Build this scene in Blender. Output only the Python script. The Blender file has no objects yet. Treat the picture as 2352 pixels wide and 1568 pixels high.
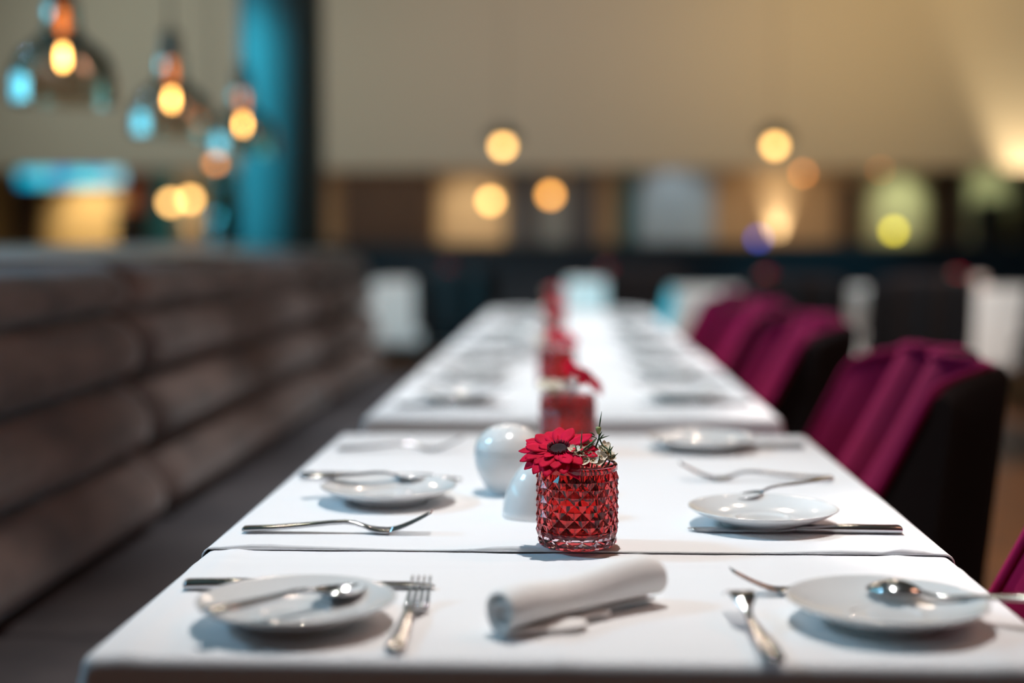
import bpy, bmesh, math, random
from mathutils import Vector, Matrix, Quaternion, noise
random.seed(7)
PI = math.pi
S = bpy.context.scene
COL = S.collection

# ------------------------------------------------------------------ camera
W, H, F = 2352, 1568, 3267.0
HOR, VPX = 562.0, 1305.0
CAM = Vector((0.0, 0.0, 1.055))
PITCH = math.atan((784 - HOR) / F)
YAW = math.atan((VPX - 1176) / F * math.cos(PITCH))
cd = bpy.data.cameras.new('camera')
cam = bpy.data.objects.new('camera', cd)
COL.objects.link(cam)
cam.location = CAM
cam.rotation_euler = (PI / 2 - PITCH, 0, YAW)
cd.sensor_width = 36.0
cd.lens = F / W * 36.0
cd.clip_end = 100
cd.dof.use_dof = True
cd.dof.focus_distance = 1.405
cd.dof.aperture_fstop = 1.45
S.camera = cam

# ------------------------------------------------------------------ world, exposure, main lights
S.view_settings.view_transform = 'Standard'
S.view_settings.look = 'None'
S.view_settings.gamma = 1.0
S.view_settings.use_curve_mapping = False
S.view_settings.exposure = 0.0
wd = bpy.data.worlds.new('world')
S.world = wd
wd.use_nodes = True
wd.node_tree.nodes['Background'].inputs['Color'].default_value = (0.72, 0.38, 0.30, 1)
wd.node_tree.nodes['Background'].inputs['Strength'].default_value = 0.065


def spot(name, loc, target, power, color=(1, 0.95, 0.88), angle=60, blend=0.6, radius=0.03):
    l = bpy.data.lights.new(name, 'SPOT')
    l.energy = power
    l.color = color
    l.spot_size = math.radians(angle)
    l.spot_blend = blend
    l.shadow_soft_size = radius
    o = bpy.data.objects.new(name, l)
    COL.objects.link(o)
    o.location = loc
    o.rotation_euler = (Vector(target) - Vector(loc)).to_track_quat('-Z', 'Y').to_euler()
    return o


def area(name, loc, target, power, color, sx, sy):
    l = bpy.data.lights.new(name, 'AREA')
    l.shape = 'RECTANGLE'
    l.size, l.size_y = sx, sy
    l.energy = power
    l.color = color
    o = bpy.data.objects.new(name, l)
    COL.objects.link(o)
    o.location = loc
    o.rotation_euler = (Vector(target) - Vector(loc)).to_track_quat('-Z', 'Y').to_euler()
    return o


# ceiling downlights over the row of tables
for (yy, pw) in ((1.62, 112), (3.25, 152), (4.65, 150), (5.95, 150)):
    spot('downlight', (0.0, yy, 2.55), (0.0, yy, 0.75), pw, (1.0, 0.96, 0.925) if yy < 2 else (0.92, 0.97, 1.0), 64, 0.85, 0.022)
# downlights for the tables at the back
for (x0, y0, x1, y1, pw) in ((-2.3, 9.2, -1.4, 11.9, 520), (0.4, 10.0, 0.35, 12.2, 420), (1.5, 7.2, 1.4, 9.7, 560), (3.0, 7.2, 2.8, 9.7, 560), (1.9, 5.2, 1.68, 5.5, 520)):
    spot('downlight', (x0, y0, 4.2), (x1, y1, 0.6), pw, (1.0, 0.88, 0.78), 44, 0.6, 0.03)
# warm lamps along the right side of the room
area('warm_light', (3.2, 2.4, 5.0), (0.5, 2.6, 0.8), 46, (1.0, 0.47, 0.30), 0.5, 2.5)
# cool fill spot added high on the left, standing in for window daylight
spot('cool_fill', (-6.0, 2.0, 5.1), (-0.22, 1.65, 0.75), 1350, (0.36, 0.70, 1.0), 12, 0.5, 0.5)
# spots added farther down the room for glints on the near tableware
for (xx, yy, zz) in ((-1.5, 6.0, 3.2), (-0.6, 7.5, 3.5), (0.7, 6.6, 3.3), (1.6, 8.0, 3.7), (0.2, 9.5, 4.2), (-2.2, 8.4, 4.2), (-0.9, 5.2, 3.4), (1.1, 5.4, 3.6)):
    spot('added_spot', (xx, yy, zz), (0.0, 1.5, 0.75), 17, (1.0, 0.80, 0.62), 16, 0.5, 0.035)
for yy in (2.7, 4.6):  # blue spots added to brighten the top ledge of the banquette
    spot('cool_fill', (-6.0, yy + 0.6, 5.1), (-1.3, yy, 1.03), 1000, (0.45, 0.74, 1.0), 13, 1.0, 0.4)
# narrow spots added over the bench side to brighten the velvet chair backs
for yy in (1.4, 2.5, 3.7, 4.65):
    spot('added_spot', (-0.45, yy + 1.9, 3.1), (0.60, yy, 0.74), 560, (1.0, 0.88, 0.86), 13, 0.8, 0.04)
# light washing the big upper wall at the back: warm on the right, faint grey on the left
spot('wall_washer', (4.5, 17.5, 5.0), (4.6, 22, 4.2), 470, (1.0, 0.66, 0.31), 110, 1.0, 0.2)
spot('wall_washer', (0.0, 16.5, 5.0), (-0.4, 22, 3.6), 420, (1.0, 0.73, 0.54), 110, 1.0, 0.2)
spot('uplight', (6.95, 21.6, 1.2), (6.85, 22.0, 4.2), 540, (1.0, 0.76, 0.46), 50, 0.7, 0.05)
spot('wall_washer', (-7.0, 16.5, 5.0), (-6.0, 22, 3.0), 420, (0.95, 0.95, 0.82), 110, 1.0, 0.2)  # added grey lamp, replaces window daylight on the left of this wall

spot('teal_light', (-5.8, 5.7, 3.0), (-1.9, 9.0, 1.7), 2100, (0.05, 0.72, 0.95), 20, 0.6, 0.15)  # unseen teal spot, added to colour the lit side of the column
area('back_room_light', (-1.0, 24.2, 2.5), (-1.0, 24.4, 0.5), 90, (1.0, 0.72, 0.5), 14.0, 1.0)  # broad warm fill added to lift the whole back room

# ------------------------------------------------------------------ pixel helpers (photograph frame)
FW = Vector((-math.sin(YAW) * math.cos(PITCH), math.cos(YAW) * math.cos(PITCH), -math.sin(PITCH)))
RT = Vector((math.cos(YAW), math.sin(YAW), 0))
UP = RT.cross(FW)


def ray(px, py):
    return FW * F + RT * (px - W / 2) + UP * (H / 2 - py)


def onz(px, py, z):
    r = ray(px, py)
    return CAM + r * ((z - CAM.z) / r.z)


def ony(px, py, y):
    r = ray(px, py)
    return CAM + r * ((y - CAM.y) / r.y)


# ------------------------------------------------------------------ materials
def mat(name, color=(0.5, 0.5, 0.5), rough=0.5, metal=0.0, **kw):
    m = bpy.data.materials.new(name)
    m.use_nodes = True
    b = m.node_tree.nodes['Principled BSDF']
    b.inputs['Base Color'].default_value = (*color, 1)
    b.inputs['Roughness'].default_value = rough
    b.inputs['Metallic'].default_value = metal
    for k, v in kw.items():
        b.inputs[k.replace('_', ' ')].default_value = v
    return m


def nodes(m):
    return m.node_tree.nodes, m.node_tree.links, m.node_tree.nodes['Principled BSDF']


def add_noise_color(m, c1, c2, scale=8.0, detail=4.0, lo=0.35, hi=0.65, stretch=(1, 1, 1)):
    n, l, b = nodes(m)
    tc = n.new('ShaderNodeTexCoord')
    mp = n.new('ShaderNodeMapping')
    mp.inputs['Scale'].default_value = stretch
    t = n.new('ShaderNodeTexNoise')
    t.inputs['Scale'].default_value = scale
    t.inputs['Detail'].default_value = detail
    r = n.new('ShaderNodeValToRGB')
    r.color_ramp.elements[0].position = lo
    r.color_ramp.elements[1].position = hi
    r.color_ramp.elements[0].color = (*c1, 1)
    r.color_ramp.elements[1].color = (*c2, 1)
    l.new(tc.outputs['Object'], mp.inputs['Vector'])
    l.new(mp.outputs['Vector'], t.inputs['Vector'])
    l.new(t.outputs['Fac'], r.inputs['Fac'])
    l.new(r.outputs['Color'], b.inputs['Base Color'])
    return m


def add_bump(m, scale=200.0, strength=0.2, dist=0.001, detail=3.0):
    n, l, b = nodes(m)
    tc = n.new('ShaderNodeTexCoord')
    t = n.new('ShaderNodeTexNoise')
    t.inputs['Scale'].default_value = scale
    t.inputs['Detail'].default_value = detail
    bu = n.new('ShaderNodeBump')
    bu.inputs['Strength'].default_value = strength
    bu.inputs['Distance'].default_value = dist
    l.new(tc.outputs['Object'], t.inputs['Vector'])
    l.new(t.outputs['Fac'], bu.inputs['Height'])
    l.new(bu.outputs['Normal'], b.inputs['Normal'])
    return m


def emit(name, color, strength):
    m = bpy.data.materials.new(name)
    m.use_nodes = True
    n, l, b = nodes(m)
    b.inputs['Base Color'].default_value = (*color, 1)
    b.inputs['Emission Color'].default_value = (*color, 1)
    b.inputs['Emission Strength'].default_value = strength
    return m


def smoked(name, tint, gloss):
    """thin smoked lamp glass: partly see-through, partly mirror-like"""
    m = bpy.data.materials.new(name)
    m.use_nodes = True
    n, l = m.node_tree.nodes, m.node_tree.links
    n.remove(n['Principled BSDF'])
    out = n['Material Output']
    tr = n.new('ShaderNodeBsdfTransparent')
    tr.inputs['Color'].default_value = (*tint, 1)
    gl = n.new('ShaderNodeBsdfGlossy')
    gl.inputs['Color'].default_value = (1, 1, 1, 1)
    gl.inputs['Roughness'].default_value = 0.05
    mx = n.new('ShaderNodeMixShader')
    lw = n.new('ShaderNodeFresnel')
    lw.inputs['IOR'].default_value = 1.28
    ma = n.new('ShaderNodeMath')
    ma.operation = 'ADD'
    ma.use_clamp = True
    ma.inputs[1].default_value = gloss
    l.new(lw.outputs['Fac'], ma.inputs[0])
    l.new(ma.outputs['Value'], mx.inputs['Fac'])
    l.new(tr.outputs['BSDF'], mx.inputs[1])
    l.new(gl.outputs['BSDF'], mx.inputs[2])
    l.new(mx.outputs['Shader'], out.inputs['Surface'])
    return m


def glass(name, color, ior=1.5, rough=0.0):
    m = bpy.data.materials.new(name)
    m.use_nodes = True
    n, l = m.node_tree.nodes, m.node_tree.links
    n.remove(n['Principled BSDF'])
    g = n.new('ShaderNodeBsdfGlass')
    g.inputs['Color'].default_value = (*color, 1)
    g.inputs['IOR'].default_value = ior
    g.inputs['Roughness'].default_value = rough
    l.new(g.outputs['BSDF'], n['Material Output'].inputs['Surface'])
    return m


M = {}
M['linen'] = add_bump(mat('white_linen', (0.82, 0.82, 0.83), 0.85), 900, 0.12, 0.0006)
M['napkin'] = add_bump(mat('napkin_linen', (0.86, 0.85, 0.84), 0.85), 700, 0.15, 0.0006)
M['china'] = mat('white_china', (0.74, 0.75, 0.75), 0.12, Coat_Weight=0.3)
M['steel'] = mat('polished_steel', (0.52, 0.53, 0.55), 0.13, 1.0)
M['dark_steel'] = mat('dark_steel', (0.10, 0.10, 0.105), 0.35, 1.0)
M['clear_glass'] = glass('clear_cut_glass', (0.95, 0.86, 0.90))
M['red_glass'] = glass('red_flashed_glass', (0.80, 0.14, 0.13))
M['water'] = glass('water', (0.98, 0.9, 0.9), 1.33)
M['petal'] = add_noise_color(mat('gerbera_petal', (0.6, 0.0, 0.03), 0.7, Specular_IOR_Level=0.12), (0.50, 0.0004, 0.024), (0.70, 0.0008, 0.048), 60)
M['eye'] = mat('gerbera_eye', (0.02, 0.003, 0.006), 0.9)
M['fringe'] = mat('gerbera_fringe', (0.16, 0.002, 0.02), 0.8)
M['green'] = mat('leaf_green', (0.035, 0.09, 0.035), 0.5)
M['bud'] = mat('bud_green', (0.28, 0.30, 0.10), 0.5)
M['cream'] = add_noise_color(mat('wax_petal', (0.8, 0.74, 0.6), 0.5), (0.72, 0.60, 0.42), (0.86, 0.82, 0.72), 90)
M['anther'] = mat('wax_flower_heart', (0.36, 0.22, 0.08), 0.6)
M['suede'] = add_bump(add_noise_color(mat('taupe_suede', (0.2, 0.15, 0.13), 0.9, Sheen_Weight=0.3), (0.085, 0.060, 0.052), (0.27, 0.185, 0.155), 7, 5, 0.3, 0.72, (1, 0.6, 1.2)), 60, 0.3, 0.004)
M['seat'] = add_bump(add_noise_color(mat('charcoal_seat', (0.08, 0.075, 0.08), 0.9), (0.06, 0.055, 0.062), (0.10, 0.088, 0.092), 5), 300, 0.3, 0.002)
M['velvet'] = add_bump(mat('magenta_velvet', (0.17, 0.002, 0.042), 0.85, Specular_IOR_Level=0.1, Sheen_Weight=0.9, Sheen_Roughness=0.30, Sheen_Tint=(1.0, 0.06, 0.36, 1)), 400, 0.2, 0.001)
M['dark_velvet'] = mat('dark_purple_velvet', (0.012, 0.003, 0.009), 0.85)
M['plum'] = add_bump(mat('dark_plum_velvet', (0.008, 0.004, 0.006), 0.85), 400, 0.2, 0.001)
M['black_wood'] = mat('black_wood', (0.012, 0.010, 0.010), 0.4)
M['beech'] = add_noise_color(mat('table_wood', (0.3, 0.2, 0.12), 0.5), (0.2, 0.12, 0.06), (0.34, 0.22, 0.12), 6, 6, 0.3, 0.7, (1, 12, 1))
M['stone'] = add_noise_color(mat('grey_ledge', (0.3, 0.3, 0.32), 0.28), (0.38, 0.40, 0.44), (0.62, 0.64, 0.68), 2.2)
M['floor'] = add_noise_color(mat('dark_parquet', (0.1, 0.05, 0.03), 0.45), (0.055, 0.024, 0.012), (0.24, 0.09, 0.025), 3, 6, 0.3, 0.7, (1, 9, 1))
M['plaster'] = add_bump(mat('beige_plaster', (0.60, 0.55, 0.45), 0.9), 40, 0.1, 0.003)
M['ceil'] = mat('ceiling_paint', (0.42, 0.38, 0.32), 0.9)
M['navy'] = add_bump(mat('navy_panel', (0.010, 0.013, 0.020), 0.6), 60, 0.1, 0.002)
M['ledge_wood'] = mat('partition_ledge_wood', (0.11, 0.065, 0.055), 0.45)
M['teal'] = mat('teal_paint', (0.03, 0.28, 0.34), 0.55)
M['column'] = mat('column_paint', (0.11, 0.16, 0.17), 0.6)
M['tan'] = mat('tan_wall', (0.50, 0.37, 0.22), 0.85)
M['walnut'] = add_noise_color(mat('walnut', (0.1, 0.06, 0.04), 0.5), (0.05, 0.032, 0.022), (0.11, 0.07, 0.045), 3, 5, 0.3, 0.7, (6, 1, 1))
M['slate'] = mat('slate_panel', (0.10, 0.12, 0.15), 0.5)
M['dark_teal'] = mat('dark_teal_panel', (0.015, 0.12, 0.15), 0.5)
M['blue_glass'] = mat('frosted_blue_glass', (0.34, 0.44, 0.50), 0.35)
M['cream_paint'] = mat('cream_panel', (0.66, 0.54, 0.36), 0.8)
M['oak'] = mat('oak_panel', (0.58, 0.43, 0.20), 0.7)
M['rust'] = mat('rust_red', (0.45, 0.09, 0.03), 0.7)
M['pale_green'] = mat('pale_green_panel', (0.58, 0.58, 0.36), 0.8)
M['black'] = mat('matt_black', (0.01, 0.01, 0.011), 0.6)
M['brown_glaze'] = mat('brown_glaze', (0.055, 0.022, 0.012), 0.18, Coat_Weight=0.4)
M['smoked'] = smoked('smoked_lamp_glass', (0.90, 0.84, 0.77), 0.16)
M['bulb'] = emit('amber_bulb', (1.0, 0.55, 0.16), 30)
M['filament_base'] = emit('amber_bulb_neck', (1.0, 0.26, 0.03), 3.0)
M['globe'] = emit('warm_globe', (1.0, 0.55, 0.16), 11)
M['orange_lamp'] = emit('orange_lamp', (1.0, 0.33, 0.07), 6)
M['yellow_lamp'] = emit('yellow_lamp', (0.75, 0.62, 0.03), 9)
M['blue_lamp'] = emit('blue_lamp', (0.03, 0.08, 0.55), 6)
M['candle_glow'] = mat('candle_glass', (0.75, 0.6, 0.55), 0.15)
M['daylight'] = emit('daylight_pane', (0.13, 0.62, 0.84), 9.0)

# ------------------------------------------------------------------ mesh helpers


def obj(name, bm, material, parent=None, smooth=True, loc=None):
    me = bpy.data.meshes.new(name)
    bmesh.ops.recalc_face_normals(bm, faces=bm.faces[:])
    bm.to_mesh(me)
    bm.free()
    if smooth:
        for p in me.polygons:
            p.use_smooth = True
    for m in (material if isinstance(material, (list, tuple)) else [material]):
        me.materials.append(m)
    o = bpy.data.objects.new(name, me)
    COL.objects.link(o)
    if parent:
        o.parent = parent
    if loc is not None:
        o.location = loc
    return o


def tag(o, label=None, cat=None, group=None, kind=None):
    if label:
        o['label'] = label
    if cat:
        o['category'] = cat
    if group:
        o['group'] = group
    if kind:
        o['kind'] = kind
    return o


def thing(name, label, cat, loc=(0, 0, 0), rz=0.0, group=None):
    o = bpy.data.objects.new(name, None)
    o.empty_display_size = 0.05
    COL.objects.link(o)
    o.location = loc
    o.rotation_euler = (0, 0, rz)
    return tag(o, label, cat, group)


def copy_tree(o, parent=None):
    c = o.copy()
    COL.objects.link(c)
    if parent:
        c.parent = parent
    for ch in list(o.children):
        copy_tree(ch, c)
    return c


def relabel(o, label, loc=None, rot=None, group=None):
    o['label'] = label
    if group:
        o['group'] = group
    if loc is not None:
        o.location = loc
    if rot is not None:
        if isinstance(rot, Quaternion):
            o.rotation_mode = 'QUATERNION'
            o.rotation_quaternion = rot
        else:
            o.rotation_euler = rot
    return o


def BM():
    return bmesh.new()


def box(bm, x0, x1, y0, y1, z0, z1, bev=0.0):
    vs = [bm.verts.new((x, y, z)) for z in (z0, z1) for y in (y0, y1) for x in (x0, x1)]
    fs = []
    for q in ((0, 1, 3, 2), (4, 6, 7, 5), (0, 4, 5, 1), (1, 5, 7, 3), (3, 7, 6, 2), (2, 6, 4, 0)):
        fs.append(bm.faces.new([vs[i] for i in q]))
    if bev > 0:
        es = list({e for f in fs for e in f.edges})
        bmesh.ops.bevel(bm, geom=es, offset=bev, segments=3, affect='EDGES', profile=0.5)
    return bm


def lathe(bm, prof, seg=48, cx=0.0, cy=0.0):
    """prof: list of (r, z); r == 0 makes a pole"""
    rings = []
    for (r, z) in prof:
        if r < 1e-6:
            rings.append([bm.verts.new((cx, cy, z))])
        else:
            rings.append([bm.verts.new((cx + r * math.cos(2 * PI * i / seg), cy + r * math.sin(2 * PI * i / seg), z)) for i in range(seg)])
    for a, b in zip(rings, rings[1:]):
        if len(a) == 1 and len(b) == 1:
            continue
        for i in range(seg):
            j = (i + 1) % seg
            if len(a) == 1:
                bm.faces.new((a[0], b[i], b[j]))
            elif len(b) == 1:
                bm.faces.new((a[i], b[0], a[j]))
            else:
                bm.faces.new((a[i], b[i], b[j], a[j]))
    return bm


def curve_pts(ctrl, n=6):
    """Catmull-Rom through 2-tuples or 3-tuples"""
    pts = []
    P = [Vector(c) for c in ctrl]
    for i in range(len(P) - 1):
        p0, p1, p2, p3 = P[max(i - 1, 0)], P[i], P[i + 1], P[min(i + 2, len(P) - 1)]
        for k in range(n):
            t = k / n
            pts.append(0.5 * ((2 * p1) + (p2 - p0) * t + (2 * p0 - 5 * p1 + 4 * p2 - p3) * t * t + (3 * p1 - p0 - 3 * p2 + p3) * t ** 3))
    pts.append(P[-1])
    return pts


def tube(bm, pts, radii, seg=8, cap=True):
    pts = [Vector(p) for p in pts]
    if not isinstance(radii, (list, tuple)):
        radii = [radii] * len(pts)
    rings = []
    n0 = None
    for i, p in enumerate(pts):
        d = (pts[min(i + 1, len(pts) - 1)] - pts[max(i - 1, 0)]).normalized()
        if n0 is None:
            n0 = d.orthogonal().normalized()
        n0 = (n0 - d * n0.dot(d)).normalized()
        b = d.cross(n0)
        rings.append([bm.verts.new(p + (n0 * math.cos(2 * PI * k / seg) + b * math.sin(2 * PI * k / seg)) * radii[i]) for k in range(seg)])
    for a, b in zip(rings, rings[1:]):
        for k in range(seg):
            j = (k + 1) % seg
            bm.faces.new((a[k], b[k], b[j], a[j]))
    if cap:
        bm.faces.new(rings[0][::-1])
        bm.faces.new(rings[-1])
    return bm


def loft(bm, loops, closed=True, cap=True):
    R = [[bm.verts.new(p) for p in lp] for lp in loops]
    n = len(R[0])
    for a, b in zip(R, R[1:]):
        for k in range(n if closed else n - 1):
            j = (k + 1) % n
            bm.faces.new((a[k], b[k], b[j], a[j]))
    if cap and closed:
        bm.faces.new(R[0][::-1])
        bm.faces.new(R[-1])
    return bm


def ribbon(bm, stations):
    """stations: (x, y, z, width, thickness): a solid bar with softly bevelled section, running along x"""
    loops = []
    for (x, y, z, w, t) in stations:
        hw, ht = w / 2, t / 2
        c = min(hw, ht) * 0.55
        sec = [(-hw, -ht + c), (-hw, ht - c), (-hw + c, ht), (hw - c, ht), (hw, ht - c), (hw, -ht + c), (hw - c, -ht), (-hw + c, -ht)]
        loops.append([(x, y + a, z + b) for a, b in sec])
    return loft(bm, loops)


def aim(tail, head, up=(0, 0, 1)):
    """rotation that turns local +x from tail to head and keeps +z near up"""
    x = (Vector(head) - Vector(tail)).normalized()
    z = Vector(up)
    z = (z - x * z.dot(x)).normalized()
    y = z.cross(x)
    return Matrix((x, y, z)).transposed().to_quaternion()


# ------------------------------------------------------------------ the setting
XL, XR, YB = -11.0, 10.2, 26.0


def struct(name, bm, m, parent=None, label=None, smooth=False):
    o = obj(name, bm, m, parent, smooth)
    if parent is None:
        tag(o, label, None, None, 'structure')
    return o


struct('floor', box(BM(), XL, XR, -1.5, YB, -0.1, 0), M['floor'], None, 'dark brown parquet floor of the restaurant')
struct('ceiling', box(BM(), XL, XR, -1.5, 22.0, 5.3, 5.4), M['ceil'], None, 'high pale ceiling of the restaurant')
struct('wall_right', box(BM(), XR, XR + 0.15, -1.5, YB, 0, 5.3), M['plaster'], None, 'beige side wall on the right')
# upper wall hanging over the back room
struct('wall_soffit', box(BM(), XL, XR, 22.0, 22.25, 2.22, 5.4), M['plaster'], None, 'large blank beige upper wall above the back room')
struct('ceiling_back', box(BM(), XL, XR, 22.25, YB, 2.55, 2.65), M['ceil'], None, 'low ceiling of the back room')
struct('wall_back', box(BM(), XL, XR, YB, YB + 0.15, 0, 2.65), M['tan'], None, 'tan rear wall of the back room')
# left wall with tall windows (posts and lintels around the openings)
bm = BM()
box(bm, XL - 0.2, XL, -1.5, YB, 0, 0.7)
box(bm, XL - 0.2, XL, -1.5, YB, 4.3, 5.3)
WIN = [(-1.2, 1.0), (1.3, 3.5), (3.8, 6.0), (6.3, 8.5)]
edges = [-1.5] + [v for w_ in WIN for v in w_] + [YB]
for a, b in zip(edges[0::2], edges[1::2]):
    box(bm, XL - 0.2, XL, a, b, 0.7, 4.3)
struct('wall_left', bm, M['plaster'], None, 'wall with tall daylight windows on the left')
for i, (a, b) in enumerate(WIN):
    bm = BM()
    box(bm, XL - 0.16, XL - 0.06, a, a + 0.07, 0.7, 4.3)
    box(bm, XL - 0.16, XL - 0.06, b - 0.07, b, 0.7, 4.3)
    box(bm, XL - 0.16, XL - 0.06, a + 0.07, b - 0.07, 0.7, 0.77)
    box(bm, XL - 0.16, XL - 0.06, a + 0.07, b - 0.07, 4.23, 4.3)
    w = struct('window_%d' % (i + 1), bm, M['black_wood'], None, 'tall daylight window in the left wall')
    struct('pane', box(BM(), XL - 0.12, XL - 0.10, a + 0.07, b - 0.07, 0.77, 4.23), M['daylight'], w)

# low navy partition in front of the back room
struct('partition', box(BM(), -3.2, XR - 0.01, 14.0, 14.16, 0, 1.035), M['navy'], None, 'low navy partition wall behind the tables')
struct('trim_1', box(BM(), -3.22, XR - 0.02, 13.97, 14.3, 1.037, 1.075, 0.008), M['ledge_wood'], None, 'brown wooden ledge on top of the navy partition')

# teal round column
cx = ony(650, 500, 9.0)
bm = lathe(BM(), [(0.0, 0), (0.262, 0), (0.262, 5.299), (0, 5.299)], 64, cx.x, 9.0)
c = struct('column', bm, M['column'], None, 'round teal column behind the far end of the banquette', True)

# ------------------------------------------------------------------ panels and furniture of the back room
YR = 25.9


def panel(name, label, cat, x0, x1, ytop, m, depth=0.06, z0=0.0, ybot=None, group=None, bev=0.01, back=0.07):
    a, b = ony(x0, 500, YR), ony(x1, 500, YR)
    zt = min(ony(1300, ytop, YR).z, 2.5)
    zb = z0 if ybot is None else ony(1300, ybot, YR).z
    o = obj(name, box(BM(), a.x, b.x, YR - depth + 0.06, YR + back, zb, zt, bev), m, None, False)
    return tag(o, label, cat, group)


panel('oak_panelling', 'yellow oak wall panelling lit by a warm lamp, far left of the back room', 'panel', 96, 278, 300, M['oak'])
panel('oak_panelling', 'yellow oak panelling cut by the left edge of the photo', 'panel', -60, 26, 300, M['oak'])
panel('pilaster', 'brown pilaster on the yellow oak panelling at the far left', 'pilaster', 30, 92, 300, M['walnut'], 0.16)
t = panel('poster', 'rust red poster above a black cabinet in the back room', 'poster', 292, 335, 385, M['rust'], 0.03, ybot=478, bev=0.004)
panel('cabinet', 'black low cabinet under the rust red poster', 'cabinet', 280, 338, 480, M['black'], 0.5)
panel('door', 'teal door left of the twin warm bulbs', 'door', 345, 402, 380, M['teal'], 0.08)
panel('door', 'teal door between the twin warm bulbs and the teal column', 'door', 474, 570, 380, M['teal'], 0.08)
panel('sideboard', 'dark walnut wall unit right of the teal column, under the upper wall', 'cabinet', 792, 1000, 398, M['walnut'], 0.5)
panel('cream_panel', 'cream wall panel right of the dark walnut unit', 'panel', 1005, 1158, 300, M['cream_paint'], 0.08)
panel('slate_panel', 'dark slate panel right of the cream wall panel', 'panel', 1165, 1245, 300, M['slate'], 0.08)
panel('grey_panel', 'grey panel between two dark slate panels', 'panel', 1247, 1298, 430, M['blue_glass'], 0.10)
panel('slate_panel', 'dark slate panel left of the narrow beige strip', 'panel', 1302, 1372, 300, M['slate'], 0.08)
panel('dark_teal_panel', 'narrow dark teal panel beside the pale blue glass doors', 'panel', 1420, 1462, 300, M['dark_teal'], 0.10)
d = thing('glass_door', 'pale blue frosted glass double door in the back room', 'door', (0, 0, 0))
for (a, b) in ((1465, 1550), (1553, 1640)):
    pa, pb = ony(a, 500, YR), ony(b, 500, YR)
    obj('door_leaf', box(BM(), pa.x, pb.x, YR, YR + 0.05, 0.0, 2.4, 0.01), M['blue_glass'], d, False)
pa = ony(1546, 500, YR)
obj('door_handle', tube(BM(), [(pa.x, YR - 0.05, 0.9), (pa.x, YR - 0.05, 1.3)], 0.015), M['steel'], d.children[0])
panel('dark_post', 'dark brown upright post on the lit tan wall', 'post', 1925, 1968, 420, M['walnut'], 0.2)
panel('pale_green_panel', 'pale green lit panel behind the yellow lamp', 'panel', 1985, 2130, 300, M['pale_green'], 0.08)
panel('walnut_panel', 'brown panel right of the pale green lit panel', 'panel', 2140, 2215, 300, M['walnut'], 0.08)
panel('pale_green_panel', 'pale green panel at the far right of the back room', 'panel', 2222, 2330, 300, M['pale_green'], 0.06)
panel('black_cupboard', 'black cupboard standing before the far right pale green panel', 'cupboard', 2238, 2292, 462, M['black'], 0.5, back=-0.01)
panel('walnut_panel', 'brown panel at the right edge of the back room', 'panel', 2335, 2420, 300, M['walnut'], 0.08)
# glowing high-level screen strip of blue light at the far left
p0, p1 = ony(35, 372, 25.5), ony(280, 424, 25.5)
sc = BM()
box(sc, p0.x, p1.x, 25.62, 25.75, p1.z, p0.z + 0.02)
scr = obj('display_screen', sc, M['black'], None, False)
tag(scr, 'long glowing turquoise and blue screen above the yellow oak panelling', 'screen')
sm = emit('screen_image', (0.05, 0.5, 0.75), 1.7)
n, l, b = nodes(sm)
tc = n.new('ShaderNodeTexCoord')
tx = n.new('ShaderNodeTexNoise')
tx.inputs['Scale'].default_value = 2.2
tx.inputs['Detail'].default_value = 0
rp = n.new('ShaderNodeValToRGB')
rp.color_ramp.elements[0].position = 0.3
rp.color_ramp.elements[0].color = (0.0, 0.20, 0.50, 1)
rp.color_ramp.elements[1].position = 0.7
rp.color_ramp.elements[1].color = (0.28, 0.55, 0.66, 1)
e = rp.color_ramp.elements.new(0.5)
e.color = (0.0, 0.48, 0.60, 1)
l.new(tc.outputs['Object'], tx.inputs['Vector'])
l.new(tx.outputs['Fac'], rp.inputs['Fac'])
l.new(rp.outputs['Color'], b.inputs['Emission Color'])
obj('screen_face', box(BM(), p0.x + 0.02, p1.x - 0.02, 25.605, 25.618, p1.z + 0.01, p0.z + 0.01), sm, scr, False)

# lamps of the back room
q = ony(215, 480, YR)
spot('lamp', (q.x, 24.6, 2.4), (q.x, 25.9, 1.4), 190, (1.0, 0.76, 0.46), 70, 0.9, 0.04)
spot('lamp', (ony(1080, 480, YR).x, 24.6, 2.4), (ony(1080, 480, YR).x, 25.9, 1.3), 60, (1.0, 0.74, 0.45), 80, 0.9, 0.04)
spot('lamp', (ony(1550, 480, YR).x, 24.6, 2.45), (ony(1550, 480, YR).x, 25.9, 1.7), 30, (0.75, 0.9, 1.0), 70, 0.9, 0.04)
spot('lamp', (ony(2065, 480, YR).x, 24.9, 2.4), (ony(2065, 480, YR).x, 25.9, 1.75), 50, (0.95, 1.0, 0.66), 58, 0.9, 0.04)
spot('lamp', (ony(2265, 480, YR).x, 25.0, 2.45), (ony(2265, 480, YR).x, 25.9, 2.0), 22, (0.95, 1.0, 0.66), 60, 0.9, 0.04)
spot('lamp', (ony(1780, 480, YR).x, 24.4, 2.45), (ony(1780, 480, YR).x, 25.9, 1.3), 34, (1.0, 0.62, 0.34), 110, 0.9, 0.04)
spot('uplight', (ony(1787, 560, YR).x, 25.88, 0.95), (ony(1787, 480, YR).x, 25.96, 2.3), 300, (1.0, 0.84, 0.60), 38, 0.5, 0.02)
spot('uplight', (ony(435, 560, YR).x, 25.88, 0.95), (ony(435, 480, YR).x, 25.96, 2.3), 85, (1.0, 0.86, 0.62), 34, 0.4, 0.02)

# ------------------------------------------------------------------ lamps: small hanging globe lamps


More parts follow.
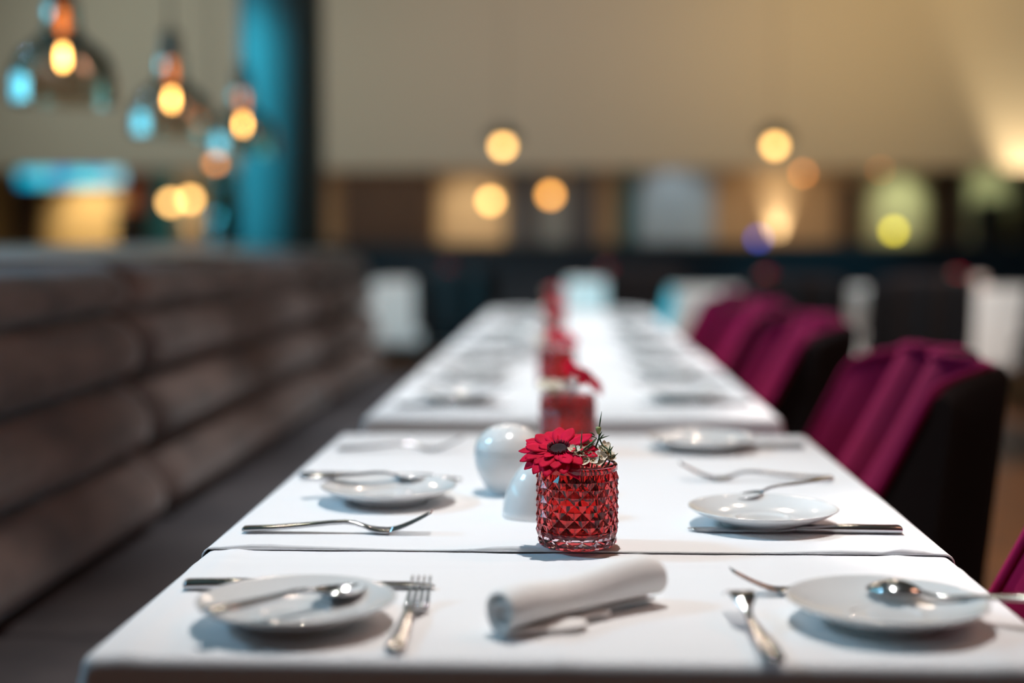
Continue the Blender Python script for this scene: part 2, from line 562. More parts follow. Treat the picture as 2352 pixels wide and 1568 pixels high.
def globe_lamp(px, py, y, label, m, r=0.045, ztop=5.3, cap=None, group='small hanging lamps', sleeve=True):
    p = ony(px, py, y)
    t = thing('hanging_lamp', label, 'lamp', p, 0, group)
    bm = BM()
    lathe(bm, [(0, -r), (r * 0.5, -r * 0.87), (r * 0.87, -r * 0.5), (r, 0), (r * 0.87, r * 0.5), (r * 0.5, r * 0.87), (0, r)], 24)
    obj('bulb', bm, m, t)
    if cap:
        rr, hh = cap
        bm = lathe(BM(), [(rr, r * 0.6), (rr * 0.93, r * 0.6 + hh * 0.5), (rr * 0.5, r * 0.6 + hh), (0.02, r * 0.6 + hh * 1.15), (0.018, r * 0.6 + hh * 1.1), (rr * 0.46, r * 0.6 + hh * 0.93), (rr * 0.88, r * 0.6 + hh * 0.45), (rr * 0.97, r * 0.6)], 32)
        obj('lamp_shade', bm, M['black'], t)
        zc = r * 0.6 + hh * 1.12
    else:
        obj('lamp_cap', lathe(BM(), [(0, r * 0.85), (0.016, r * 0.85), (0.016, r + 0.04), (0, r + 0.04)], 16), M['dark_steel'], t)
        zc = r + 0.035
    obj('cord', tube(BM(), [(0, 0, zc), (0, 0, ztop - p.z)], 0.004, 6), M['black'], t)
    return t


globe_lamp(1155, 336, 16.0, 'hanging lamp with dark shade above the navy partition, left of the pair', M['globe'], 0.062, 5.3, (0.19, 0.16))
globe_lamp(1780, 334, 16.0, 'hanging lamp with dark shade above the bright cone on the tan wall', M['globe'], 0.062, 5.3, (0.19, 0.16))
globe_lamp(1127, 461, 24.0, 'glowing amber globe before the cream wall panel', M['globe'], 0.085, 2.55)
globe_lamp(1264, 448, 24.0, 'deep orange globe before the grey and slate panels', emit('amber_globe_deep', (1.0, 0.44, 0.09), 9), 0.085, 2.55)
globe_lamp(392, 465, 23.0, 'left one of the twin warm bulbs beside the teal door', M['globe'], 0.08, 2.55)
globe_lamp(437, 458, 23.0, 'right one of the twin warm bulbs beside the teal door', M['globe'], 0.08, 2.55)
globe_lamp(2053, 530, 24.0, 'yellow green lamp before the pale green lit panel', M['yellow_lamp'], 0.07, 2.55)
globe_lamp(1742, 548, 24.0, 'dim blue lamp beside the bright cone on the tan wall', M['blue_lamp'], 0.06, 2.55)
globe_lamp(1845, 398, 24.0, 'dim orange lamp right of the bright cone, under the upper wall', M['orange_lamp'], 0.05, 2.55)
globe_lamp(2022, 388, 24.0, 'faint orange lamp above the pale green lit panel', M['orange_lamp'], 0.04, 2.55)
globe_lamp(495, 375, 11.5, 'orange bulb over the brown bottle vase, left of the column', M['orange_lamp'], 0.035, 5.3)
globe_lamp(462, 275, 12.5, 'orange bulb hanging between the second and third glass pendants', M['orange_lamp'], 0.035, 5.3)
globe_lamp(493, 492, 10.0, 'low orange bulb in front of the brown bottle vase', emit('dull_orange_lamp', (1.0, 0.25, 0.04), 3.5), 0.032, 5.3)

# ------------------------------------------------------------------ smoked glass pendants over the banquette
pend0 = thing('pendant_lamp', 'smoked glass bell pendant nearest the left edge of the photo', 'pendant lamp', (0, 0, 0), 0, 'smoked glass pendants')
outer = curve_pts([(0.152, 0.0), (0.153, 0.04), (0.147, 0.09), (0.128, 0.14), (0.090, 0.175), (0.060, 0.20), (0.050, 0.24), (0.048, 0.28), (0.040, 0.302), (0.028, 0.308)], 5)
prof = [(p[0], p[1]) for p in outer] + [(p[0] - 0.003, p[1] - 0.001) for p in reversed(outer)]
obj('lamp_shade', lathe(BM(), prof + [prof[0]], 64), M['smoked'], pend0)
bp = curve_pts([(0.0, 0.105), (0.007, 0.108), (0.011, 0.122), (0.010, 0.145), (0.006, 0.165), (0.006, 0.175)], 5)
obj('bulb', lathe(BM(), [(p[0], p[1]) for p in bp], 24), M['bulb'], pend0)
obj('bulb_neck', lathe(BM(), [(0.006, 0.176), (0.010, 0.190), (0.012, 0.275), (0, 0.275)], 24), M['filament_base'], pend0.children[1])
obj('socket', lathe(BM(), [(0, 0.276), (0.03, 0.276), (0.034, 0.31), (0.034, 0.375), (0.012, 0.40), (0, 0.40)], 24), M['dark_steel'], pend0)
obj('cord', tube(BM(), [(0, 0, 0.39), (0, 0, 3.83)], 0.006, 8), M['black'], pend0)
pl = [((148, 4.15), 'smoked glass bell pendant nearest the left edge of the photo'),
      ((395, 5.35), 'middle one of the three smoked glass pendants over the banquette'),
      ((558, 6.45), 'smoked glass pendant beside the teal column')]
for i, ((px, yy), lab) in enumerate(pl):
    o = pend0 if i == 0 else copy_tree(pend0)
    relabel(o, lab, (ony(px, 300, yy).x, yy, 1.467))

# tall brown bottle vase standing behind the banquette
bv = ony(518, 480, 9.6)
prof = curve_pts([(0.0, 0.0), (0.10, 0.0), (0.13, 0.10), (0.135, 0.9), (0.132, 1.18), (0.10, 1.34), (0.055, 1.44), (0.046, 1.54), (0.055, 1.58), (0.035, 1.575), (0.0, 1.5)], 5)
o = obj('bottle_vase', lathe(BM(), [(max(p[0], 0), p[1]) for p in prof], 40, bv.x, 9.6), M['brown_glaze'])
tag(o, 'tall dark brown bottle shaped vase behind the banquette, left of the column', 'vase')

# ------------------------------------------------------------------ banquette
bq = thing('banquette', 'long taupe suede banquette with rolled backrest along the left', 'bench', (0, 0, 0))
BACK = [(-0.888, 0.478), (-0.915, 0.622), (-0.935, 0.772), (-0.955, 0.912), (-0.985, 1.022)]


def back_section(y0, y1):
    bm = BM()
    n = max(8, int((y1 - y0) / 0.05))
    loops = []
    for i in range(n + 1):
        u = i / n
        y = y0 + (y1 - y0) * u
        e = min(u, 1 - u) * (y1 - y0)
        k = min(1.0, e / 0.07)
        k = math.sqrt(max(0.0, 1 - (1 - k) ** 2))
        lp = []
        for (a, b) in zip(BACK, BACK[1:]):
            for s in range(8):
                t = s / 8
                bul = 0.074 * math.sin(PI * t) ** 0.55 * (0.25 + 0.75 * k)
                bul += 0.006 * noise.noise(Vector((y * 3.1, t * 2 + a[1] * 9, 1.7))) * math.sin(PI * t)
                x = a[0] + (b[0] - a[0]) * t + bul + 0.012 * (k - 1)
                z = a[1] + (b[1] - a[1]) * t + 0.005 * noise.noise(Vector((y * 2.3, a[1] * 7, 4.1)))
                lp.append((x, y, z))
        lp.append((BACK[-1][0], y, BACK[-1][1]))
        lp += [(-1.03, y, 1.020), (-1.10, y, 1.016), (-1.10, y, 0.478)]
        loops.append(lp)
    return loft(bm, loops)


SEC = [(0.75, 2.93), (2.936, 4.93), (4.936, 6.40)]
for (a, b) in SEC:
    obj('back_section', back_section(a, b), M['suede'], bq)
for (a, b) in ((0.75, 2.08), (2.086, 3.5), (3.506, 4.93), (4.936, 6.40)):
    obj('seat_cushion', box(BM(), -0.90, -0.40, a, b, 0.36, 0.472, 0.03), M['seat'], bq)
obj('plinth', box(BM(), -1.42, -0.44, 0.78, 6.38, 0.0, 0.358), M['black_wood'], bq, False)
obj('rear_panel', box(BM(), -1.44, -1.105, 0.75, 6.40, 0.36, 1.016), M['suede'], bq, False)
obj('top_ledge', loft(BM(), [[(-0.99, y, 1.022), (-0.99, y, 1.028), (-1.46, y, 1.056), (-1.46, y, 1.022)] for y in (0.74, 6.42)]), M['stone'], bq, False)

# ------------------------------------------------------------------ tables and tablecloths
TX0, TX1, TZ = -0.352, 0.366, 0.75


def table(name, label, x0, x1, y0, y1, group='tables of the long row'):
    t = thing(name, label, 'table', ((x0 + x1) / 2, (y0 + y1) / 2, 0), 0, group)
    hx, hy = (x1 - x0) / 2 - 0.004, (y1 - y0) / 2 - 0.004
    obj('tabletop', box(BM(), -hx, hx, -hy, hy, 0.72, TZ - 0.003, 0.005), M['beech'], t, False)
    obj('pedestal', lathe(BM(), [(0, 0.022), (0.05, 0.022), (0.034, 0.05), (0.034, 0.70), (0.07, 0.719), (0, 0.719)], 24), M['dark_steel'], t)
    obj('base_plate', lathe(BM(), [(0, 0), (0.15, 0), (0.15, 0.014), (0.06, 0.021), (0, 0.021)], 32), M['dark_steel'], t)
    return t


def drape(x0, x1, y0, y1, z, dx0, dx1, dy0, dy1, seed=0.0, res=0.02, fold=0.012, lift=None, wrinkle=0.0008, rr=0.010, hem=None):
    """a cloth laid over a table: flat top, rounded edges and hanging sides with folds"""
    def axis(a, b, da, db):
        v = []
        k = max(1, int(da / res)) if da else 0
        for i in range(k):
            v.append(a - da + da * i / k)
        e = [0.0, 0.004, 0.01, 0.016, 0.03] if True else []
        n = max(2, int((b - a) / res))
        v += [a + (b - a) * i / n for i in range(n + 1)]
        k = max(1, int(db / res)) if db else 0
        for i in range(1, k + 1):
            v.append(b + db * i / k)
        for q in (a, b):
            v += [q - 0.004, q - 0.008, q - 0.012, q - 0.016, q + 0.004, q + 0.008, q + 0.012, q + 0.016]
        lo, hi = a - da, b + db
        return sorted({round(q, 4) for q in v if lo - 1e-6 <= q <= hi + 1e-6})
    A, B = axis(x0, x1, dx0, dx1), axis(y0, y1, dy0, dy1)
    bm = BM()
    G = []
    for t in B:
        row = []
        for s in A:
            cx_, cy_ = min(max(s, x0), x1), min(max(t, y0), y1)
            ex, ey = s - cx_, t - cy_
            d = math.hypot(ex, ey)
            if d < 1e-7:
                zz = z + wrinkle * noise.noise(Vector((s * 9, t * 14, seed))) + wrinkle * 0.6 * noise.noise(Vector((s * 31, t * 40, seed + 3)))
                if lift:
                    zz += lift(s, t)
                row.append(bm.verts.new((s, t, zz)))
                continue
            ux, uy = ex / d, ey / d
            q = rr * PI / 2
            if d < q:
                hx_ = rr * math.sin(d / rr)
                dz = rr * (1 - math.cos(d / rr))
            else:
                dd = d - q
                along = (s if abs(uy) > abs(ux) else t)
                wv = noise.noise(Vector((along * 5.0, seed, 0.3 + abs(ux) * 3))) * fold * min(1, dd / 0.15)
                corner = min(abs(ux), abs(uy)) * 2
                hx_ = rr + 0.05 * dd + max(-0.004, wv) + corner * dd * 0.22
                dz = rr + dd * (1 - 0.03 * corner)
            add = 0.0
            if lift:
                add = lift(cx_, cy_) * max(0, 1 - d / 0.03)
            row.append(bm.verts.new((cx_ + ux * hx_, cy_ + uy * hx_, z - dz + add)))
        G.append(row)
    if hem is not None:
        # the front hem turns down onto the cloth below
        G.insert(0, [bm.verts.new((v_.co.x, v_.co.y - 0.0010, min(v_.co.z - 0.0002, hem) if abs(v_.co.x) < 0.36 else v_.co.z - 0.0012)) for v_ in G[0]])
    for a, b in zip(G, G[1:]):
        for i in range(len(A) - 1):
            bm.faces.new((a[i], a[i + 1], b[i + 1], b[i]))
    return bm


def cloth(name, label, bm, group):
    o = obj(name, bm, M['linen'])
    md = o.modifiers.new('thickness', 'SOLIDIFY')
    md.thickness = 0.001
    md.offset = 1.0
    tag(o, label, 'tablecloth', group)
    return o


T1Y0, T1Y1, SEAM = 1.035, 2.255, 1.392
table('dining_table', 'nearest dining table of the long row, under two overlapping white cloths', TX0, TX1, T1Y0, T1Y1)
def creases(s, t):
    """ironing creases and soft rumples of the near cloth"""
    g = lambda d, w_: math.exp(-(d / w_) ** 2)
    h = 0.0012 * g(t - 1.338 - 0.004 * math.sin(s * 9), 0.008) + 0.0010 * g(s + 0.006 - 0.003 * math.sin(t * 20), 0.006)
    h += 0.0016 * g(s - TX0 - 0.022, 0.010) + 0.0014 * g(TX1 - s - 0.045, 0.012)
    h += 0.0022 * g(s - TX0 - 0.03, 0.03) * (g(t - 1.325, 0.010) + 0.8 * g(t - 1.362, 0.009))
    h += 0.0010 * g(s - 0.19, 0.08) * g(t - 1.30 - 0.15 * (s - 0.19), 0.02)
    return h


cloth('tablecloth', 'nearest white tablecloth, under the rolled napkin', drape(TX0, TX1, T1Y0, SEAM + 0.10, TZ - 0.0006, 0.25, 0.25, 0.26, 0.0, 1.0, 0.008, 0.02, creases, 0.0007), 'white tablecloths')


def lip(s, t):
    """the loose front hem of the upper cloth"""
    k = max(0.0, 1 - (t - SEAM) / 0.035)
    if k <= 0:
        return 0.0
    g = lambda c_, w_: math.exp(-((s - c_) / w_) ** 2)
    h = 0.0002 + 0.0040 * g(-0.31, 0.035) + 0.0022 * g(-0.25, 0.05) + 0.0048 * g(-0.055, 0.035) + 0.0026 * g(0.27, 0.05) + 0.0052 * g(0.335, 0.016)
    return h * k * k


cloth('tablecloth', 'white tablecloth overlapping the nearest one, under the sharp red vase', drape(TX0 - 0.003, TX1 + 0.003, SEAM, T1Y1, TZ + 0.0020, 0.25, 0.25, 0.0, 0.25, 5.0, 0.02, 0.02, lip, 0.0004, 0.010, TZ + 0.0016), 'white tablecloths')

ROW = [(2.50, 3.95, 'second dining table of the long row, beyond the gap'), (4.02, 5.28, 'third dining table of the long row'), (5.33, 6.60, 'farthest dining table of the long row')]
CL = ['white tablecloth on the second table, its grey front hem facing the gap', 'white tablecloth on the third table of the row', 'white tablecloth at the far end of the long row']
for i, (a, b, lab) in enumerate(ROW):
    table('dining_table', lab, TX0, TX1 - 0.004 * i, a, b)
    cloth('tablecloth', CL[i], drape(TX0, TX1 - 0.004 * i, a, b, TZ, 0.25, 0.25, 0.27 if i == 0 else 0.02, 0.02 if i < 2 else 0.25, 11.0 + i, 0.03, 0.02), 'white tablecloths')
TC1, TC2 = TZ + 0.0018, TZ + 0.0038      # top of the near cloth / of the overlapping cloth

# ------------------------------------------------------------------ tableware
CH = 'white china saucers'
sp = [(0.0, 0.0062), (0.024, 0.0062), (0.0272, 0.0066), (0.0288, 0.0082), (0.0304, 0.0076), (0.033, 0.0074), (0.046, 0.0086), (0.058, 0.0112), (0.068, 0.0146), (0.0765, 0.0186), (0.0795, 0.0202), (0.0803, 0.0198), (0.0800, 0.0188),
      (0.074, 0.0150), (0.064, 0.0105), (0.054, 0.0066), (0.047, 0.0042), (0.0455, 0.0), (0.0425, 0.0), (0.0410, 0.0024), (0.0, 0.0024)]
saucer0 = obj('saucer', lathe(BM(), sp, 96), M['china'])
tag(saucer0, 'x', 'saucer', CH)
used = {}


def first(o, key):
    if key not in used:
        used[key] = 1
        return o
    return copy_tree(o)


def saucer_at(p, label):
    return relabel(first(saucer0, 'saucer'), label, p)


# fork
def make_fork():
    bm = BM()
    st = [(0.0, 0, 0.0035, 0.0150, 0.0034), (0.002, 0, 0.0035, 0.0172, 0.0036), (0.03, 0, 0.0045, 0.0160, 0.0036), (0.06, 0, 0.0070, 0.0130, 0.0036), (0.09, 0, 0.0100, 0.0095, 0.0038), (0.105, 0, 0.0108, 0.0074, 0.0040),
          (0.115, 0, 0.0098, 0.0070, 0.0040), (0.124, 0, 0.0070, 0.0095, 0.0034), (0.131, 0, 0.0042, 0.0165, 0.0028), (0.138, 0, 0.0028, 0.0222, 0.0024), (0.146, 0, 0.0022, 0.0245, 0.0022), (0.1515, 0, 0.0024, 0.0250, 0.0022)]
    ribbon(bm, st)
    for k in range(4):
        y0 = (-1.5 + k) * 0.0065
        tn = []
        for i in range(8):
            t = i / 7
            x = 0.1505 + 0.0445 * t
            z = 0.0024 + 0.0195 * t ** 1.35
            tn.append((x, y0 * (1 - 0.10 * t), z, 0.0046 * (1 - 0.50 * t), 0.0022 - 0.0008 * t))
        ribbon(bm, tn)
    o = obj('fork', bm, M['steel'])
    tag(o, 'x', 'fork', 'steel cutlery')
    return o


def make_knife():
    t = thing('knife', 'x', 'knife', (0, 0, 0), 0, 'steel cutlery')
    bm = BM()
    ribbon(bm, [(0.0, 0, 0.0042, 0.0150, 0.0060), (0.0025, 0, 0.0042, 0.0170, 0.0078), (0.05, 0, 0.0042, 0.0165, 0.0078), (0.098, 0, 0.0040, 0.0135, 0.0070), (0.108, 0, 0.0036, 0.0115, 0.0050), (0.110, 0, 0.0034, 0.0110, 0.0044)])
    obj('handle', bm, M['steel'], t)
    bm = BM()
    ribbon(bm, [(0.1095, 0, 0.0034, 0.0108, 0.0040), (0.116, 0.0005, 0.0030, 0.0130, 0.0026), (0.13, 0.001, 0.0026, 0.0175, 0.0020), (0.17, 0.001, 0.0024, 0.0190, 0.0017), (0.20, 0.0005, 0.0022, 0.0180, 0.0014), (0.213, -0.001, 0.0020, 0.0140, 0.0012), (0.220, -0.003, 0.0020, 0.0080, 0.0010), (0.223, -0.005, 0.0020, 0.0025, 0.0008)])
    obj('blade', bm, M['steel'], t)
    return t


def make_spoon():
    bm = BM()
    ribbon(bm, [(0.0, 0, 0.004, 0.0115, 0.0026), (0.002, 0, 0.004, 0.0135, 0.0028), (0.025, 0, 0.0046, 0.0125, 0.0028), (0.055, 0, 0.0066, 0.0085, 0.0028), (0.078, 0, 0.0088, 0.0055, 0.0030), (0.090, 0, 0.0088, 0.0050, 0.0030), (0.0995, 0, 0.0068, 0.0060, 0.0026), (0.103, 0, 0.0060, 0.0070, 0.0022)])
    N1, N2 = 14, 11
    L0, L1 = 0.101, 0.146
    top, bot = [], []
    for i in range(N1 + 1):
        a = i / N1
        wv = 0.0155 * math.sin(PI * min(1, 0.02 + 0.98 * a) ** 0.88) ** 0.62 + 0.0008
        x = L0 + (L1 - L0) * a
        r1, r2 = [], []
        for j in range(N2 + 1):
            v = -1 + 2 * j / N2
            rim = 0.0062 - 0.0012 * math.sin(PI * a)
            dep = 0.0072 * math.sin(PI * (0.06 + 0.90 * a)) ** 0.8 * (1 - v * v)
            z = rim - dep + 0.0012
            r1.append(bm.verts.new((x, wv * v, z)))
            r2.append(bm.verts.new((x, wv * v * 1.03, z - 0.0012)))
        top.append(r1)
        bot.append(r2)
    for i in range(N1):
        for j in range(N2):
            bm.faces.new((top[i][j], top[i][j + 1], top[i + 1][j + 1], top[i + 1][j]))
            bm.faces.new((bot[i][j], bot[i + 1][j], bot[i + 1][j + 1], bot[i][j + 1]))
    for i in range(N1):
        bm.faces.new((top[i][0], top[i + 1][0], bot[i + 1][0], bot[i][0]))
        bm.faces.new((top[i][N2], bot[i][N2], bot[i + 1][N2], top[i + 1][N2]))
    for j in range(N2):
        bm.faces.new((top[0][j], bot[0][j], bot[0][j + 1], top[0][j + 1]))
        bm.faces.new((top[N1][j], top[N1][j + 1], bot[N1][j + 1], bot[N1][j]))
    o = obj('teaspoon', bm, M['steel'])
    tag(o, 'x', 'spoon', 'steel cutlery')
    return o


fork0, knife0, spoon0 = make_fork(), make_knife(), make_spoon()
LEN = {'fork': 0.195, 'knife': 0.223, 'spoon': 0.146}


def lay(src, key, tail, head, label, up=(0, 0, 1), fit=True):
    o = first(src, key)
    relabel(o, label, tail, aim(tail, head, up))
    if fit:
        s = (Vector(head) - Vector(tail)).length / LEN[key]
        s = min(1.12, max(0.86, s))
        o.scale = (s, s, s)
    return o


def P1(px, py, dz=0.0):
    return onz(px, py, TC1 + dz)


def P2(px, py, dz=0.0):
    return onz(px, py, TC2 + dz)


def ground(px, py, dz, base):
    p = onz(px, py, base + dz)
    return Vector((p.x, p.y, base))


# near place settings
saucer_at(ground(682, 1371, 0.020, TC1), 'white china saucer nearest the camera on the left, a teaspoon on it')
saucer_at(ground(2035, 1372, 0.020, TC1), 'white china saucer near right, its spoon handle reaching off the table')
saucer_at(ground(893, 1112, 0.020, TC2), 'white china saucer on the left behind the fork with raised tines')
saucer_at(ground(1752, 1162, 0.020, TC2), 'white china saucer on the right behind the long level knife')
saucer_at(ground(1612, 1000, 0.020, TC2), 'white china saucer on the right at the far edge of the nearest table')
lay(knife0, 'knife', P1(424, 1352), P1(1000, 1347), 'knife lying behind the near left saucer')
lay(fork0, 'fork', P1(905, 1500), ground(968, 1315, 0.022, TC1), 'fork right of the near left saucer, tines pointing away')
lay(spoon0, 'spoon', onz(473, 1417, TC1 + 0.0215), onz(842, 1362, TC1 + 0.0085), 'teaspoon lying bowl up on the near left saucer')
lay(fork0, 'fork', P1(2160, 1360), ground(1678, 1304, 0.022, TC1), 'fork with tines poking out behind the near right saucer')
lay(fork0, 'fork', P1(1783, 1508, 0.0085), P1(1708, 1364, 0.0245), 'copper tinted fork left of the near right saucer, turned face down', (0, 0, -1))
lay(spoon0, 'spoon', onz(2425, 1364, TC1 + 0.0290), onz(1988, 1332, TC1 + 0.0215), 'teaspoon lying face down on the near right saucer', (0, 0, -1))
lay(fork0, 'fork', P2(559, 1221), ground(993, 1175, 0.022, TC2), 'fork with raised tines lying alone on the left, by the cloth seam')
lay(knife0, 'knife', P2(2070, 1224), P2(1580, 1219), 'long level knife in front of the middle right saucer')
lay(fork0, 'fork', P2(1912, 1104), ground(1560, 1062, 0.022, TC2), 'blurred fork behind the middle right saucer')
lay(spoon0, 'spoon', onz(1912, 1103, TC2 + 0.030), onz(1680, 1155, TC2 + 0.0095), 'teaspoon leaning on the middle right saucer')
lay(knife0, 'knife', P2(690, 1098), P2(1062, 1102), 'knife lying behind the middle left saucer')
lay(spoon0, 'spoon', onz(700, 1103, TC2 + 0.0215), onz(1012, 1104, TC2 + 0.0095), 'teaspoon lying on the middle left saucer')
lay(fork0, 'fork', P2(775, 1035), ground(1065, 1000, 0.022, TC2), 'faint blurred fork left of the sugar bowl near the far table edge')
lay(knife0, 'knife', P2(1845, 1030), P2(1530, 1030), 'blurred knife in front of the far edge saucer')

# settings on the tables farther along the row
ORD = ['first', 'second', 'third']
for (ti, ys) in ((0, (2.74, 3.22, 3.72)), (1, (4.28, 4.92)), (2, (5.55, 6.20))):
    tn = ['second', 'third', 'farthest'][ti]
    for k, yy in enumerate(ys):
        for side, sx in (('bench', -0.21), ('chair', 0.235)):
            yv = yy + (0.0 if sx < 0 else 0.05)
            saucer_at((sx, yv, TC1), 'white saucer on the %s table, %s from its near edge on the %s side' % (tn, ORD[k], side))
            if ti < 2:
                q = -1 if sx < 0 else 1
                lay(knife0, 'knife', Vector((sx + q * 0.11, yv - 0.105, TC1)), Vector((sx - q * 0.11, yv - 0.105, TC1)), 'knife before the %s %s side saucer of the %s table' % (ORD[k], side, tn))
                lay(fork0, 'fork', Vector((sx + q * 0.10, yv + 0.115, TC1)), Vector((sx - q * 0.095, yv + 0.115, TC1)), 'fork beyond the %s %s side saucer of the %s table' % (ORD[k], side, tn))

# sugar bowls (bowl and lid) ------------------------------------------------
sb0 = thing('sugar_bowl', 'white egg shaped lidded sugar bowl behind the red vase', 'sugar bowl', (0, 0, 0), 0, 'white sugar bowls')
bowl = curve_pts([(0.0, 0.0), (0.021, 0.0), (0.0235, 0.0025), (0.034, 0.017), (0.0405, 0.034), (0.0415, 0.0485), (0.0395, 0.0485), (0.0385, 0.034), (0.030, 0.015), (0.0, 0.006)], 5)
obj('bowl', lathe(BM(), [(max(0, p[0]), p[1]) for p in bowl], 64), M['china'], sb0)
lid = curve_pts([(0.0, 0.0492), (0.0370, 0.0494), (0.0374, 0.0508), (0.0412, 0.0514), (0.0395, 0.0605), (0.033, 0.0715), (0.020, 0.0805), (0.0, 0.0845)], 5)
obj('lid', lathe(BM(), [(max(0, p[0]), p[1]) for p in lid] + [], 64), M['china'], sb0)
relabel(sb0, 'white egg shaped lidded sugar bowl behind the sharp red vase', ground(1168, 1052, 0.042, TC2))
for (x, y, lab) in ((-0.105, 3.93, 'white sugar bowl beside the vases at the far edge of the second table'), (-0.10, 4.62, 'white sugar bowl on the third table')):
    relabel(copy_tree(sb0), lab, (x, y - 0.12, TC1))

# salt shaker: a leaning egg dome
bm = BM()
rings = []
for i in range(15):
    a = i / 14 * PI / 2
    zr = 0.064 * math.sin(a)
    r = 0.036 * math.cos(a) ** 0.72 if i < 14 else 0
    off = 0.010 * math.sin(a) ** 1.5
    rings.append((r, zr, off))
R = []
for (r, z, off) in rings:
    if r < 1e-6:
        R.append([bm.verts.new((off, 0, z))])
    else:
        R.append([bm.verts.new((off + r * math.cos(2 * PI * k / 48), r * math.sin(2 * PI * k / 48), z)) for k in range(48)])
for a, b in zip(R, R[1:]):
    for k in range(48):
        j = (k + 1) % 48
        if len(b) == 1:
            bm.faces.new((a[k], a[j], b[0]))
        else:
            bm.faces.new((a[k], a[j], b[j], b[k]))
bm.faces.new(R[0][::-1])
shk = obj('salt_shaker', bm, M['china'])
tag(shk, 'white dome shaped salt shaker peeking out left of the sharp red vase', 'salt shaker')
g = onz(1226, 1188, TC2)
shk.location = (g.x, g.y + 0.012, TC2)

# ------------------------------------------------------------------ rolled napkin
def napkin():
    a0, a1 = P1(1150, 1462), P1(1500, 1378)
    ax = (a1 - a0)
    ax.z = 0
    Ln = ax.length
    u = ax.normalized()
    v = Vector((u.y, -u.x, 0))         # points towards the camera right
    N = 34
    loops = []
    NS = 90
    for i in range(N + 1):
        t = i / N
        s = Ln * t
        R0 = 0.0185 + 0.0012 * math.sin(t * 9) + 0.0020 * t - 0.0016 * math.exp(-((t - 0.34) / 0.18) ** 2)
        sag = -0.004 * math.sin(PI * t)
        end = 1 - 0.10 * math.exp(-((1 - t) / 0.05) ** 2) - 0.04 * math.exp(-(t / 0.03) ** 2)
        lp = []
        for k in range(NS + 1):
            q = k / NS
            ang = -PI / 2 - (1 - q) * 2 * PI * 2.3        # outermost turn ends at the table
            rad = R0 * (0.16 + 0.84 * q ** 0.85) * end
            wob = 1 + 0.035 * math.sin(3 * ang + t * 5) * (1 - 0.5 * q)
            flat = 0.40 + 0.60 * min(1.0, q * 1.45)
            cv = math.cos(ang) * rad * wob * 1.06
            cz = math.sin(ang) * rad * wob * flat
            shear = 0.004 * (1 - q) * math.sin(7 * q)
            lp.append((s + shear * (1 if t < .5 else -1), cv + sag, R0 * end + cz))
        # loose corner of the cloth lying on the table towards the camera
        fl = 0.030 * math.exp(-((t - 0.26) / 0.17) ** 2) + 0.016 * math.exp(-((t - 0.55) / 0.08) ** 2)
        for k in range(1, 7):
            f = k / 6
            lp.append((s + 0.02 * f * fl / 0.04, sag + (0.004 + fl) * f, 0.0012 + 0.0055 * math.sin(PI * f) * (fl / 0.04) * (0.6 + 0.4 * math.sin(t * 26)) + 0.0010 * f))
        loops.append(lp)
    bm = BM()
    W_ = []
    for lp in loops:
        W_.append([bm.verts.new(a0 + u * p[0] + v * p[1] + Vector((0, 0, max(p[2], 0.0006)))) for p in lp])
    for a, b in zip(W_, W_[1:]):
        for k in range(len(a) - 1):
            bm.faces.new((a[k], b[k], b[k + 1], a[k + 1]))
    o = obj('napkin', bm, M['napkin'])
    md = o.modifiers.new('thickness', 'SOLIDIFY')
    md.thickness = 0.0028
    md.offset = 0.0
    sd = o.modifiers.new('smooth', 'SUBSURF')
    sd.levels = sd.render_levels = 1
    o.location.z = 0.0006
    tag(o, 'rolled white linen napkin in the middle of the near tablecloth', 'napkin')


napkin()

# ------------------------------------------------------------------ red cut-glass vases
VR, VH = 0.0398, 0.0845


